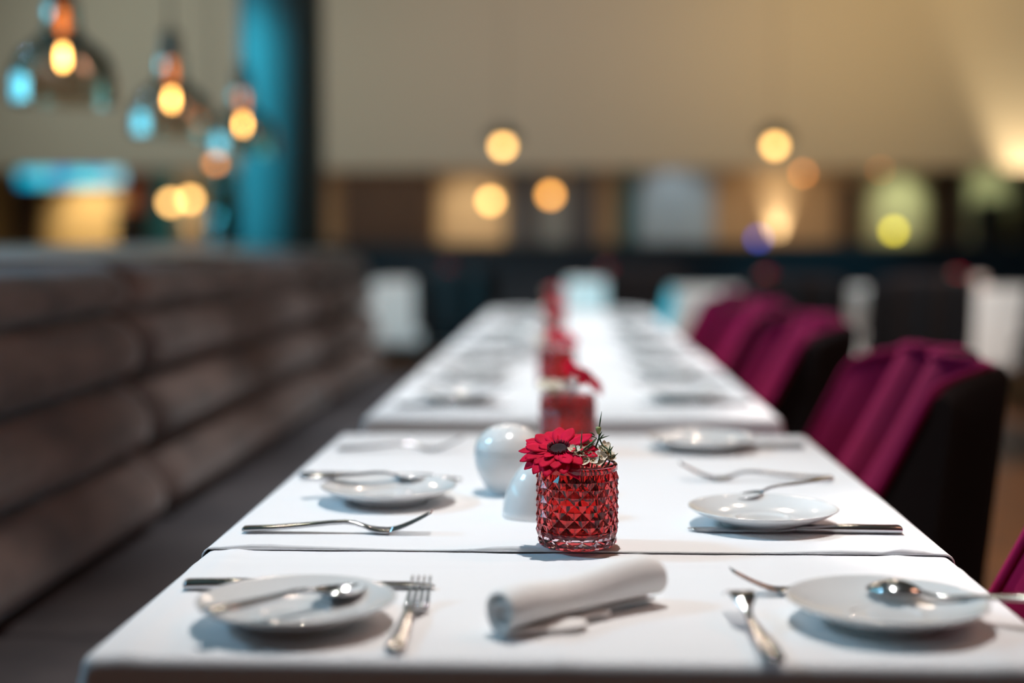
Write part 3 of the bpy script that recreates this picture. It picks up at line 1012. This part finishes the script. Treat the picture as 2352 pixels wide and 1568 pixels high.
def make_vase():
    t = thing('vase', 'x', 'vase', (0, 0, 0), 0, 'red cut glass vases')
    N = 16
    bm = BM()
    z0, z1, rows = 0.0105, 0.0765, 9          # rows: half-diamond steps
    dz = (z1 - z0) / rows
    da = 2 * PI / N

    def V(a, r, z):
        return bm.verts.new((r * math.cos(a), r * math.sin(a), z))
    lat = []
    for j in range(rows + 1):
        off = 0.5 * (j % 2)
        rr = VR - 0.0004 if j not in (0, rows) else VR - 0.0006
        lat.append([V((i + off) * da, rr, z0 + j * dz) for i in range(N)])
    fs = []
    for j in range(1, rows):
        o0 = j % 2
        for i in range(N):
            # diamond centred on row j between lattice points i and i+1
            l_, r_ = lat[j][i], lat[j][(i + 1) % N]
            k = i if (j - 1) % 2 == 1 else i + 1
            k = k % N
            dn, up = lat[j - 1][k], lat[j + 1][k]
            ac = (i + 0.5 + 0.5 * o0) * da
            ap = V(ac, VR + 0.0019, z0 + j * dz)
            for tri in ((l_, dn, ap), (dn, r_, ap), (r_, up, ap), (up, l_, ap)):
                fs.append(bm.faces.new(tri))
    # half diamonds at bottom and top rows
    for j, nb in ((0, 1), (rows, rows - 1)):
        for i in range(N):
            l_, r_ = lat[j][i], lat[j][(i + 1) % N]
            k = i if nb % 2 == 1 and j % 2 == 0 else (i + 1 if j % 2 == 1 else i)
            k = k % N
            fs.append(bm.faces.new((l_, r_, lat[nb][k])))
    # scalloped foot: bulging lobes under the lowest row
    lob = []
    prev = lat[0]
    foot = []
    for (zr, rad, amp) in ((0.0075, VR - 0.0016, 0.0018), (0.0045, VR - 0.0026, 0.0024), (0.0018, VR - 0.0050, 0.0020), (0.0, VR - 0.0085, 0.0)):
        ring = []
        for i in range(N * 4):
            ph = (i / 4.0) % 1.0
            ring.append(V(i / 4.0 * da, rad + amp * math.sin(PI * ph), zr))
        foot.append(ring)
    # join the lowest lattice ring (N verts) to the first foot ring (4N verts)
    for i in range(N):
        a, b = lat[0][i], lat[0][(i + 1) % N]
        q = [foot[0][(4 * i + k) % (4 * N)] for k in range(5)]
        fs.append(bm.faces.new((a, q[0], q[1])))
        fs.append(bm.faces.new((a, q[1], q[2])))
        fs.append(bm.faces.new((a, q[2], b)))
        fs.append(bm.faces.new((b, q[2], q[3])))
        fs.append(bm.faces.new((b, q[3], q[4])))
    for ra, rb in zip(foot, foot[1:]):
        for i in range(4 * N):
            k = (i + 1) % (4 * N)
            fs.append(bm.faces.new((ra[i], rb[i], rb[k], ra[k])))
    c0 = bm.verts.new((0, 0, 0.0015))
    for i in range(4 * N):
        fs.append(bm.faces.new((foot[-1][i], c0, foot[-1][(i + 1) % (4 * N)])))
    # rim and smooth inside
    off = 0.5 * (rows % 2)
    chain = [lat[rows]]
    inner_from = None
    for n_, (rad, z) in enumerate(((VR + 0.0003, 0.0775), (VR + 0.0004, 0.0825), (VR - 0.0002, 0.0842), (VR - 0.0014, VH), (VR - 0.0026, 0.0840), (VR - 0.0032, 0.0815), (VR - 0.0034, 0.070), (VR - 0.0034, 0.050), (VR - 0.0034, 0.030), (VR - 0.0036, 0.018), (VR - 0.0060, 0.0135), (VR - 0.012, 0.0120))):
        chain.append([V((i + off) * da, rad, z) for i in range(N)])
    sm = []
    for n_, (ra, rb) in enumerate(zip(chain, chain[1:])):
        for i in range(N):
            k = (i + 1) % N
            f = bm.faces.new((ra[i], rb[i], rb[k], ra[k]))
            f.smooth = True
            f.material_index = 1 if n_ >= 6 else 0
            sm.append(f)
    c1 = bm.verts.new((0, 0, 0.0115))
    for i in range(N):
        f = bm.faces.new((chain[-1][i], c1, chain[-1][(i + 1) % N]))
        f.material_index = 1
        f.smooth = True
    bmesh.ops.recalc_face_normals(bm, faces=bm.faces[:])
    me = bpy.data.meshes.new('glass')
    bm.to_mesh(me)
    bm.free()
    me.materials.append(M['clear_glass'])
    me.materials.append(M['red_glass'])
    o = bpy.data.objects.new('glass_body', me)
    COL.objects.link(o)
    o.parent = t
    w = lathe(BM(), [(0, 0.0128), (0.022, 0.0130), (VR - 0.0075, 0.0150), (VR - 0.0048, 0.0195), (VR - 0.0045, 0.0515), (VR - 0.0055, 0.0510), (0, 0.0510)], 48)
    obj('water', w, M['water'], t)
    return t


vase0 = make_vase()

# gerbera: head in local space, +z is the way the flower faces


def make_gerbera():
    t = thing('gerbera', 'x', 'flower', (0, 0, 0), 0, 'red gerberas in the vases')
    rnd = random.Random(3)
    bm = BM()

    def petal(ang, L, wd, lift, curl, r0):
        G = []
        n1, n2 = 9, 4
        for i in range(n1 + 1):
            s = i / n1
            w_ = wd * (0.40 + 0.60 * min(1, s * 2.2)) * (1 - max(0, (s - 0.55) / 0.45) ** 2.6 * 0.90)
            row = []
            for j in range(n2 + 1):
                v_ = -1 + 2 * j / n2
                x = r0 + L * s * math.cos(lift)
                y = w_ * v_
                z = L * s * math.sin(lift) - curl * s * s * L + 0.0011 * (v_ * v_) * (1 - 0.6 * s) - 0.00045 * math.cos(v_ * PI * 2) * (1 - s * 0.5)
                row.append(bm.verts.new((x * math.cos(ang) - y * math.sin(ang), x * math.sin(ang) + y * math.cos(ang), z)))
            G.append(row)
        for a, b in zip(G, G[1:]):
            for j in range(n2):
                bm.faces.new((a[j], b[j], b[j + 1], a[j + 1]))
    for k in range(16):
        petal(2 * PI * k / 16 + rnd.uniform(-0.05, 0.05), 0.0335 * rnd.uniform(0.92, 1.05), 0.0074 * rnd.uniform(0.9, 1.1), rnd.uniform(-0.02, 0.16), rnd.uniform(0.08, 0.34), 0.0072)
    for k in range(16):
        petal(2 * PI * (k + 0.5) / 16 + rnd.uniform(-0.06, 0.06), 0.0300 * rnd.uniform(0.88, 1.05), 0.0070 * rnd.uniform(0.9, 1.1), rnd.uniform(0.16, 0.34), rnd.uniform(0.05, 0.28), 0.0070)
    for k in range(11):
        petal(2 * PI * k / 11 + rnd.uniform(-0.1, 0.1), 0.0170 * rnd.uniform(0.7, 1.05), 0.0046, rnd.uniform(0.28, 0.5), rnd.uniform(0.1, 0.35), 0.0070)
    o = obj('petals', bm, M['petal'], t)
    md = o.modifiers.new('thickness', 'SOLIDIFY')
    md.thickness = 0.0004
    bm = BM()
    lathe(bm, [(0.0, 0.0004), (0.003, 0.0008), (0.006, 0.0022), (0.0080, 0.0024), (0.0092, 0.0008), (0.008, -0.003), (0, -0.004)], 28)
    obj('flower_eye', bm, M['eye'], t)
    bm = BM()
    for k in range(90):
        a = 2 * PI * k / 90 + rnd.uniform(-0.04, 0.04)
        r = rnd.uniform(0.0078, 0.0096)
        tilt = rnd.uniform(0.0012, 0.003)
        hgt = rnd.uniform(0.0036, 0.0062)
        tube(bm, [(r * math.cos(a), r * math.sin(a), 0.001), ((r + tilt) * math.cos(a), (r + tilt) * math.sin(a), hgt)], [0.00055, 0.00035], 5)
    obj('stamen_ring', bm, M['fringe'], t)
    bm = lathe(BM(), [(0.0, -0.0075), (0.003, -0.007), (0.0072, -0.003), (0.0082, -0.0005), (0.006, 0.0002)], 20)
    obj('calyx', bm, M['green'], t)
    return t


gerb0 = make_gerbera()


def stem_for(t, path):
    """stem in world coordinates, parented to the flower head"""
    inv = (Matrix.Translation(t.location) @ t.rotation_quaternion.to_matrix().to_4x4()).inverted()
    pts = [inv @ p for p in path]
    obj('stem', tube(BM(), pts, [0.0019] * len(pts), 8), M['green'], t)


def quat_z(nrm, spin=0.0):
    return Vector(nrm).normalized().to_track_quat('Z', 'Y') @ Quaternion((0, 0, 1), spin)


def gerbera_at(pos, nrm, base, label, spin=0.0, src=None):
    t = src or copy_tree(gerb0)
    for ch in list(t.children):
        if ch.name.split('.')[0] == 'stem':
            bpy.data.objects.remove(ch)
    relabel(t, label, pos, quat_z(nrm, spin))
    nn = Vector(nrm).normalized()
    p0 = Vector(pos) - nn * 0.006
    p3 = Vector(base)
    p1 = p0 - nn * 0.012
    p1.z = min(p1.z, p0.z - 0.008)
    p2 = Vector((p3.x * 0.5 + p1.x * 0.5, p3.y * 0.5 + p1.y * 0.5, p3.z * 0.45 + p1.z * 0.55))
    stem_for(t, curve_pts([p0, p1, p2, p3], 5))
    return t


# wax flower sprig, built in coordinates relative to the vase base
def blossom(bmp, bmh, c, nrm, r, rnd):
    q = quat_z(nrm, rnd.uniform(0, 6))
    for k in range(5):
        a = 2 * PI * k / 5
        G = []
        for i in range(5):
            s = i / 4
            w_ = r * 0.50 * math.sin(PI * (0.12 + 0.80 * s)) ** 0.7
            row = []
            for j in range(4):
                v_ = -1 + 2 * j / 3
                x, y = r * (0.12 + 0.88 * s), w_ * v_
                z = r * (0.10 + 0.42 * s * s) + 0.12 * r * v_ * v_
                row.append(bmp.verts.new(Vector(c) + q @ Vector((x * math.cos(a) - y * math.sin(a), x * math.sin(a) + y * math.cos(a), z))))
            G.append(row)
        for a_, b_ in zip(G, G[1:]):
            for j in range(3):
                bmp.faces.new((a_[j], b_[j], b_[j + 1], a_[j + 1]))
    o = Vector(c)
    tube(bmh, [o + q @ Vector((0, 0, -0.4 * r)), o + q @ Vector((0, 0, 0.10 * r)), o + q @ Vector((0, 0, 0.34 * r))], [0.20 * r, 0.30 * r, 0.16 * r], 8)


def needle(bm, a, b, w=0.00075):
    a, b = Vector(a), Vector(b)
    m = a.lerp(b, 0.5) + Vector((0, 0, 0.0004))
    tube(bm, [a, m, b], [w * 0.8, w, w * 0.15], 5)


def sprig(base, label, spots, stems, needles, buds, seed, r=0.0062):
    """spots: blossom centres; all relative to the vase base"""
    rnd = random.Random(seed)
    t = thing('wax_flower_sprig', label, 'flower sprig', base, 0, 'white wax flower sprigs')
    bmp, bmh = BM(), BM()
    for c_ in spots:
        nrm = Vector((c_[0] * 0.4 + rnd.uniform(-0.4, 0.4) * 0.02, -0.022 + rnd.uniform(-0.012, 0.012), 0.03))
        blossom(bmp, bmh, c_, nrm, r * rnd.uniform(0.85, 1.1), rnd)
    obj('blossoms', bmp, M['cream'], t)
    obj('flower_hearts', bmh, M['anther'], t)
    bm = BM()
    for path in stems:
        tube(bm, curve_pts(path, 4), 0.0008, 6)
    for c_ in spots:
        tube(bm, [c_, (c_[0] * 0.8, c_[1] * 0.8 + 0.001, c_[2] - 0.012), (c_[0] * 0.5, c_[1] * 0.5, 0.060)], 0.0005, 5)
    obj('stem', bm, M['green'], t)
    bm = BM()
    for a, b in needles:
        needle(bm, a, b)
    obj('needles', bm, M['green'], t)
    if buds:
        bm = BM()
        for b in buds:
            lathe_b = [(0, -0.004), (0.0014, -0.0035), (0.0026, 0.0), (0.0029, 0.0028), (0.0018, 0.0036), (0, 0.0038)]
            x, y, z = b
            lathe(bm, [(r_, z_ + z) for r_, z_ in lathe_b], 12, x, y)
        obj('bud', bm, M['bud'], t)
    return t


# nearest (sharp) vase
v1 = onz(1326, 1272, TC2)
V1 = Vector((v1.x, v1.y + VR, TC2))
relabel(vase0, 'red diamond cut glass vase in sharp focus in front', V1, (0, 0, 0.12))
gp = ony(1283, 1033, V1.y - 0.012)
gerbera_at(gp, (-0.10, -0.50, 1.0), V1 + Vector((0.012, 0.004, 0.018)), 'bright red gerbera with dark eye in the sharp front vase', 0.3, gerb0)


def rel(px, py, dy):
    return ony(px, py, V1.y + dy) - V1


spots = [rel(1318, 1036, -0.020), rel(1330, 1046, -0.024), rel(1341, 1038, -0.018), rel(1350, 1050, -0.022), rel(1322, 1056, -0.028), rel(1338, 1060, -0.028), rel(1362, 1058, -0.026), rel(1356, 1034, -0.006),
         rel(1384, 1036, -0.010), rel(1396, 1044, -0.012), rel(1380, 1050, -0.018), rel(1374, 1062, -0.022), rel(1402, 1054, -0.014), rel(1390, 1026, 0.0), rel(1346, 1025, -0.010)]
S0 = Vector((0.012, 0.0, 0.045))
fork_pt = rel(1376, 1005, -0.004)
stems = [[S0, rel(1362, 1050, -0.010), fork_pt, rel(1374, 990, -0.004)],
         [S0, rel(1318, 1058, -0.016), rel(1340, 1034, -0.022), rel(1370, 1006, -0.006)],
         [fork_pt, rel(1384, 1022, -0.008), rel(1398, 1042, -0.012), Vector((0.018, -0.006, 0.070))],
         [Vector((0.02, 0, 0.05)), rel(1400, 1060, -0.014), rel(1402, 1036, -0.014)]]
needles = [(rel(1376, 986, -0.004), rel(1382, 944, -0.004)), (rel(1366, 1000, -0.005), rel(1354, 991, -0.006)), (rel(1372, 1010, -0.004), rel(1400, 1000, -0.004)), (rel(1376, 1004, -0.004), rel(1383, 990, -0.002)),
           (rel(1379, 1006, -0.004), rel(1388, 997, -0.003)), (rel(1334, 1030, -0.020), rel(1337, 987, -0.018)), (rel(1326, 1040, -0.022), rel(1320, 1018, -0.022)), (rel(1340, 1032, -0.022), rel(1364, 1014, -0.014)), (rel(1345, 1034, -0.022), rel(1368, 1016, -0.012)),
           (rel(1350, 1028, -0.02), rel(1370, 1010, -0.008)), (rel(1399, 1040, -0.013), rel(1402, 1019, -0.012)), (rel(1400, 1038, -0.013), rel(1409, 1024, -0.012)), (rel(1400, 1058, -0.014), rel(1420, 1040, -0.012)), (rel(1396, 1044, -0.013), rel(1372, 1018, -0.008)),
           (rel(1390, 1062, -0.016), rel(1372, 1046, -0.016)), (rel(1360, 1062, -0.026), rel(1338, 1048, -0.03)), (rel(1352, 1000, -0.004), rel(1372, 1006, -0.004)), (rel(1376, 1068, -0.02), rel(1378, 1044, -0.022))]
sprig(V1, 'white wax flower sprig with thin green needles in the sharp front vase', spots, stems, needles, [rel(1374.5, 988, -0.004)], 5)

# vases farther along the row
far = [(1304, 2.06, 'blurred red glass vase behind the sharp one, on the nearest table', 'red gerbera leaning right in the second vase', 'cluster of white wax flowers in the second vase'),
       (1279, 3.02, 'blurred red glass vase, third in the row', 'red gerbera in the third vase of the row', 'white wax flowers in the third vase of the row'),
       (1269, 4.66, 'blurred red glass vase on the third table', 'red gerbera in the vase on the third table', 'white wax flowers in the vase on the third table'),
       (1274, 6.25, 'blurred red glass vase at the far end of the row', 'red gerbera in the farthest vase of the row', 'white wax flowers in the farthest vase of the row')]


def bouquet(b, vl, gl, sl, nrm, gpos, seed):
    b = Vector(b)
    relabel(copy_tree(vase0), vl, b, (0, 0, seed * 0.1))
    gerbera_at(b + Vector(gpos), nrm, b + Vector((-0.008, 0.004, 0.018)), gl, seed * 0.7)
    rnd = random.Random(seed)
    sp_ = []
    for k in range(12):
        sp_.append(Vector((-0.022 + rnd.uniform(-0.016, 0.020), -0.004 + rnd.uniform(-0.022, 0.015), 0.088 + rnd.uniform(0, 0.016))))
    sprig(b, sl, sp_, [[Vector((0, 0, 0.045)), Vector((-0.012, -0.004, 0.075)), Vector((-0.02, -0.006, 0.10))]],
          [(Vector((-0.02, -0.006, 0.095)), Vector((-0.03, -0.006, 0.112))), (Vector((-0.015, -0.006, 0.09)), Vector((-0.010, -0.01, 0.110)))], [], seed + 20, 0.0075)


for i, (px, yy, a, b, c_) in enumerate(far):
    base = TC2 if i == 0 else TC1
    p = ony(px, 900, yy)
    bouquet((p.x, yy, base), a, b, c_, (0.55, -0.10, 0.75) if i == 0 else (0.15, -0.3, 1), (0.024, -0.004, 0.112) if i == 0 else (0.010, -0.006, 0.106), i + 2)

# ------------------------------------------------------------------ velvet chairs (local: faces -x, origin on the floor)
def make_chair():
    t = thing('dining_chair', 'x', 'chair', (0, 0, 0), 0, 'magenta velvet chairs')
    HW = 0.315
    NCH = 3

    def prof(u):
        """closed loop (x, z) of the backrest section at u in -1..1"""
        wrap = -0.03 * abs(u) ** 3
        zt = 0.872 - 0.05 * abs(u) ** 4
        zb = 0.40
        f = abs(math.cos(PI * NCH * (u + 1) / 2)) ** 1.6
        inner = []
        for k in range(13):
            s = k / 12
            z = zb + (zt - 0.018 - zb) * s
            x = -0.285 * (0.885 - max(z, 0.60 + 0.0)) / 0.485 + 0.012 * math.sin(PI * s) - 0.075 * (f - 0.6) * (1 if s > 0.02 else 0)
            inner.append((x + wrap, z))
        xi = inner[-1][0]
        top = [(xi + 0.008, zt - 0.005), (xi + 0.022, zt), (xi + 0.036, zt - 0.005), (xi + 0.044, zt - 0.02)]
        outer = []
        for k in range(1, 9):
            s = k / 8
            z = zt - 0.02 + (zb - zt + 0.02) * s
            outer.append((xi + 0.044 - 0.045 * s, z))
        return inner, top, outer
    NU = 80
    inn, out = [], []
    for i in range(NU + 1):
        u = -1 + 2 * i / NU
        a, b, c_ = prof(u)
        y = u * HW
        inn.append([(x, y, z) for x, z in a + b[:2]])
        out.append([(x, y, z) for x, z in b[1:] + c_])
    bm = BM()
    loft(bm, inn, False, False)
    obj('channel_back', bm, M['velvet'], t)
    bm = BM()
    loft(bm, out, False, False)
    for i in (0, NU):
        a, b, c_ = prof(-1 if i == 0 else 1)
        y = -HW if i == 0 else HW
        bm.faces.new([bm.verts.new((x, y, z)) for x, z in a + b + c_])
    # underside
    va = [bm.verts.new(p[0]) for p in inn]
    vb = [bm.verts.new(p[-1]) for p in out]
    for i in range(NU):
        bm.faces.new((va[i], va[i + 1], vb[i + 1], vb[i]))
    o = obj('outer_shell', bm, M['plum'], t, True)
    for p in o.data.polygons:
        if len(p.vertices) > 4:
            p.use_smooth = False
    # lit piping along the near and far front edges of the back
    pts = [(x, -HW, z) for x, z in prof(-1)[0]]
    pts += [(prof(u)[1][0][0], u * HW, prof(u)[1][0][1] + 0.003) for u in [-0.97 + 1.94 * i / 40 for i in range(41)]]
    pts += [(x, HW, z) for x, z in reversed(prof(1)[0])]
    obj('piping', tube(BM(), pts, 0.008, 8), M['velvet'], t)
    obj('seat', box(BM(), -0.52, -0.10, -0.285, 0.285, 0.37, 0.47, 0.04), M['velvet'], t)
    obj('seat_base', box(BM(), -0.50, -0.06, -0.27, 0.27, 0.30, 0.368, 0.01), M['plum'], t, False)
    for sx in (-0.46, -0.10):
        for sy in (-0.23, 0.23):
            obj('leg', tube(BM(), [(sx, sy, 0.31), (sx + (0.03 if sx > -0.3 else -0.01), sy * 1.05, 0.0)], [0.02, 0.012], 10), M['black_wood'], t)
    return t


chair0 = make_chair()
XC = 0.655
cl = [(1.27, 'magenta velvet chair at the right edge, nearest the camera'), (2.515, 'magenta velvet chair second from the camera, beside the table gap'), (3.72, 'magenta velvet chair third from the camera'), (4.62, 'magenta velvet chair fourth from the camera'), (5.55, 'magenta velvet chair farthest along the long row')]
for i, (yy, lab) in enumerate(cl):
    o = chair0 if i == 0 else copy_tree(chair0)
    relabel(o, lab, (XC, yy, 0), (0, 0, 0))

# ------------------------------------------------------------------ tables at the back
BT = [(-1.60, -0.82, 11.6, 12.5, 'far left by the banquette end'), (0.0, 0.72, 11.9, 12.7, 'straight beyond the long row'),
      (0.74, 1.60, 9.3, 10.4, 'right of the long row'), (2.00, 3.40, 9.4, 10.4, 'at the far right')]
for i, (x0, x1, y0, y1, wh) in enumerate(BT):
    table('dining_table', 'dining table in the background, %s' % wh, x0, x1, y0, y1, 'tables in the background')
    cloth('tablecloth', 'long white cloth on the background table %s' % wh, drape(x0, x1, y0, y1, TZ, 0.52, 0.52, 0.52, 0.52, 31.0 + i, 0.05, 0.03), 'long white cloths in the background')
    p = [ony(1038, 620, 12.0), ony(1392, 625, 12.2), ony(1752, 610, 10.0), ony(2192, 608, 10.0)][i]
    bx = min(max(p.x, x0 + 0.06), x1 - 0.2)
    bouquet((bx, (y0 + y1) / 2, TC1), 'red glass vase on the background table %s' % wh, 'red gerbera on the background table %s' % wh, 'white wax flowers on the background table %s' % wh, (0.1, -0.4, 1), (0.008, -0.006, 0.108), 11 + i)
    # votive glass beside it
    vt = lathe(BM(), [(0, 0), (0.032, 0), (0.040, 0.03), (0.040, 0.085), (0.037, 0.085), (0.036, 0.03), (0.0, 0.006)], 32)
    o = obj('votive_glass', vt, M['candle_glow'], None, True, (bx + 0.13, (y0 + y1) / 2 - 0.05, TC1))
    tag(o, 'pale candle glass beside the red vase, background table %s' % wh, 'candle glass', 'candle glasses in the background')
bc = [((-0.86, 10.75), PI / 2, 'dark chair back before the far left background table'), ((0.62, 11.1), PI / 2, 'dark chair back just past the far end of the long row'),
      ((1.36, 8.5), PI / 2, 'dark chair back in front of the background table right of the row'), ((2.14, 8.6), PI / 2, 'dark chair back left in front of the far right background table'), ((3.10, 8.6), PI / 2, 'dark chair back right in front of the far right background table')]
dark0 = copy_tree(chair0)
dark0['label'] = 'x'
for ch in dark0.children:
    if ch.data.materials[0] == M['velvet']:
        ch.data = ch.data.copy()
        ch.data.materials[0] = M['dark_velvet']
for (x, y), rz, lab in bc:
    relabel(copy_tree(dark0) if dark0['label'] != 'x' else dark0, lab, (x, y, 0), (0, 0, -PI / 2), 'dark backed chairs in the background')
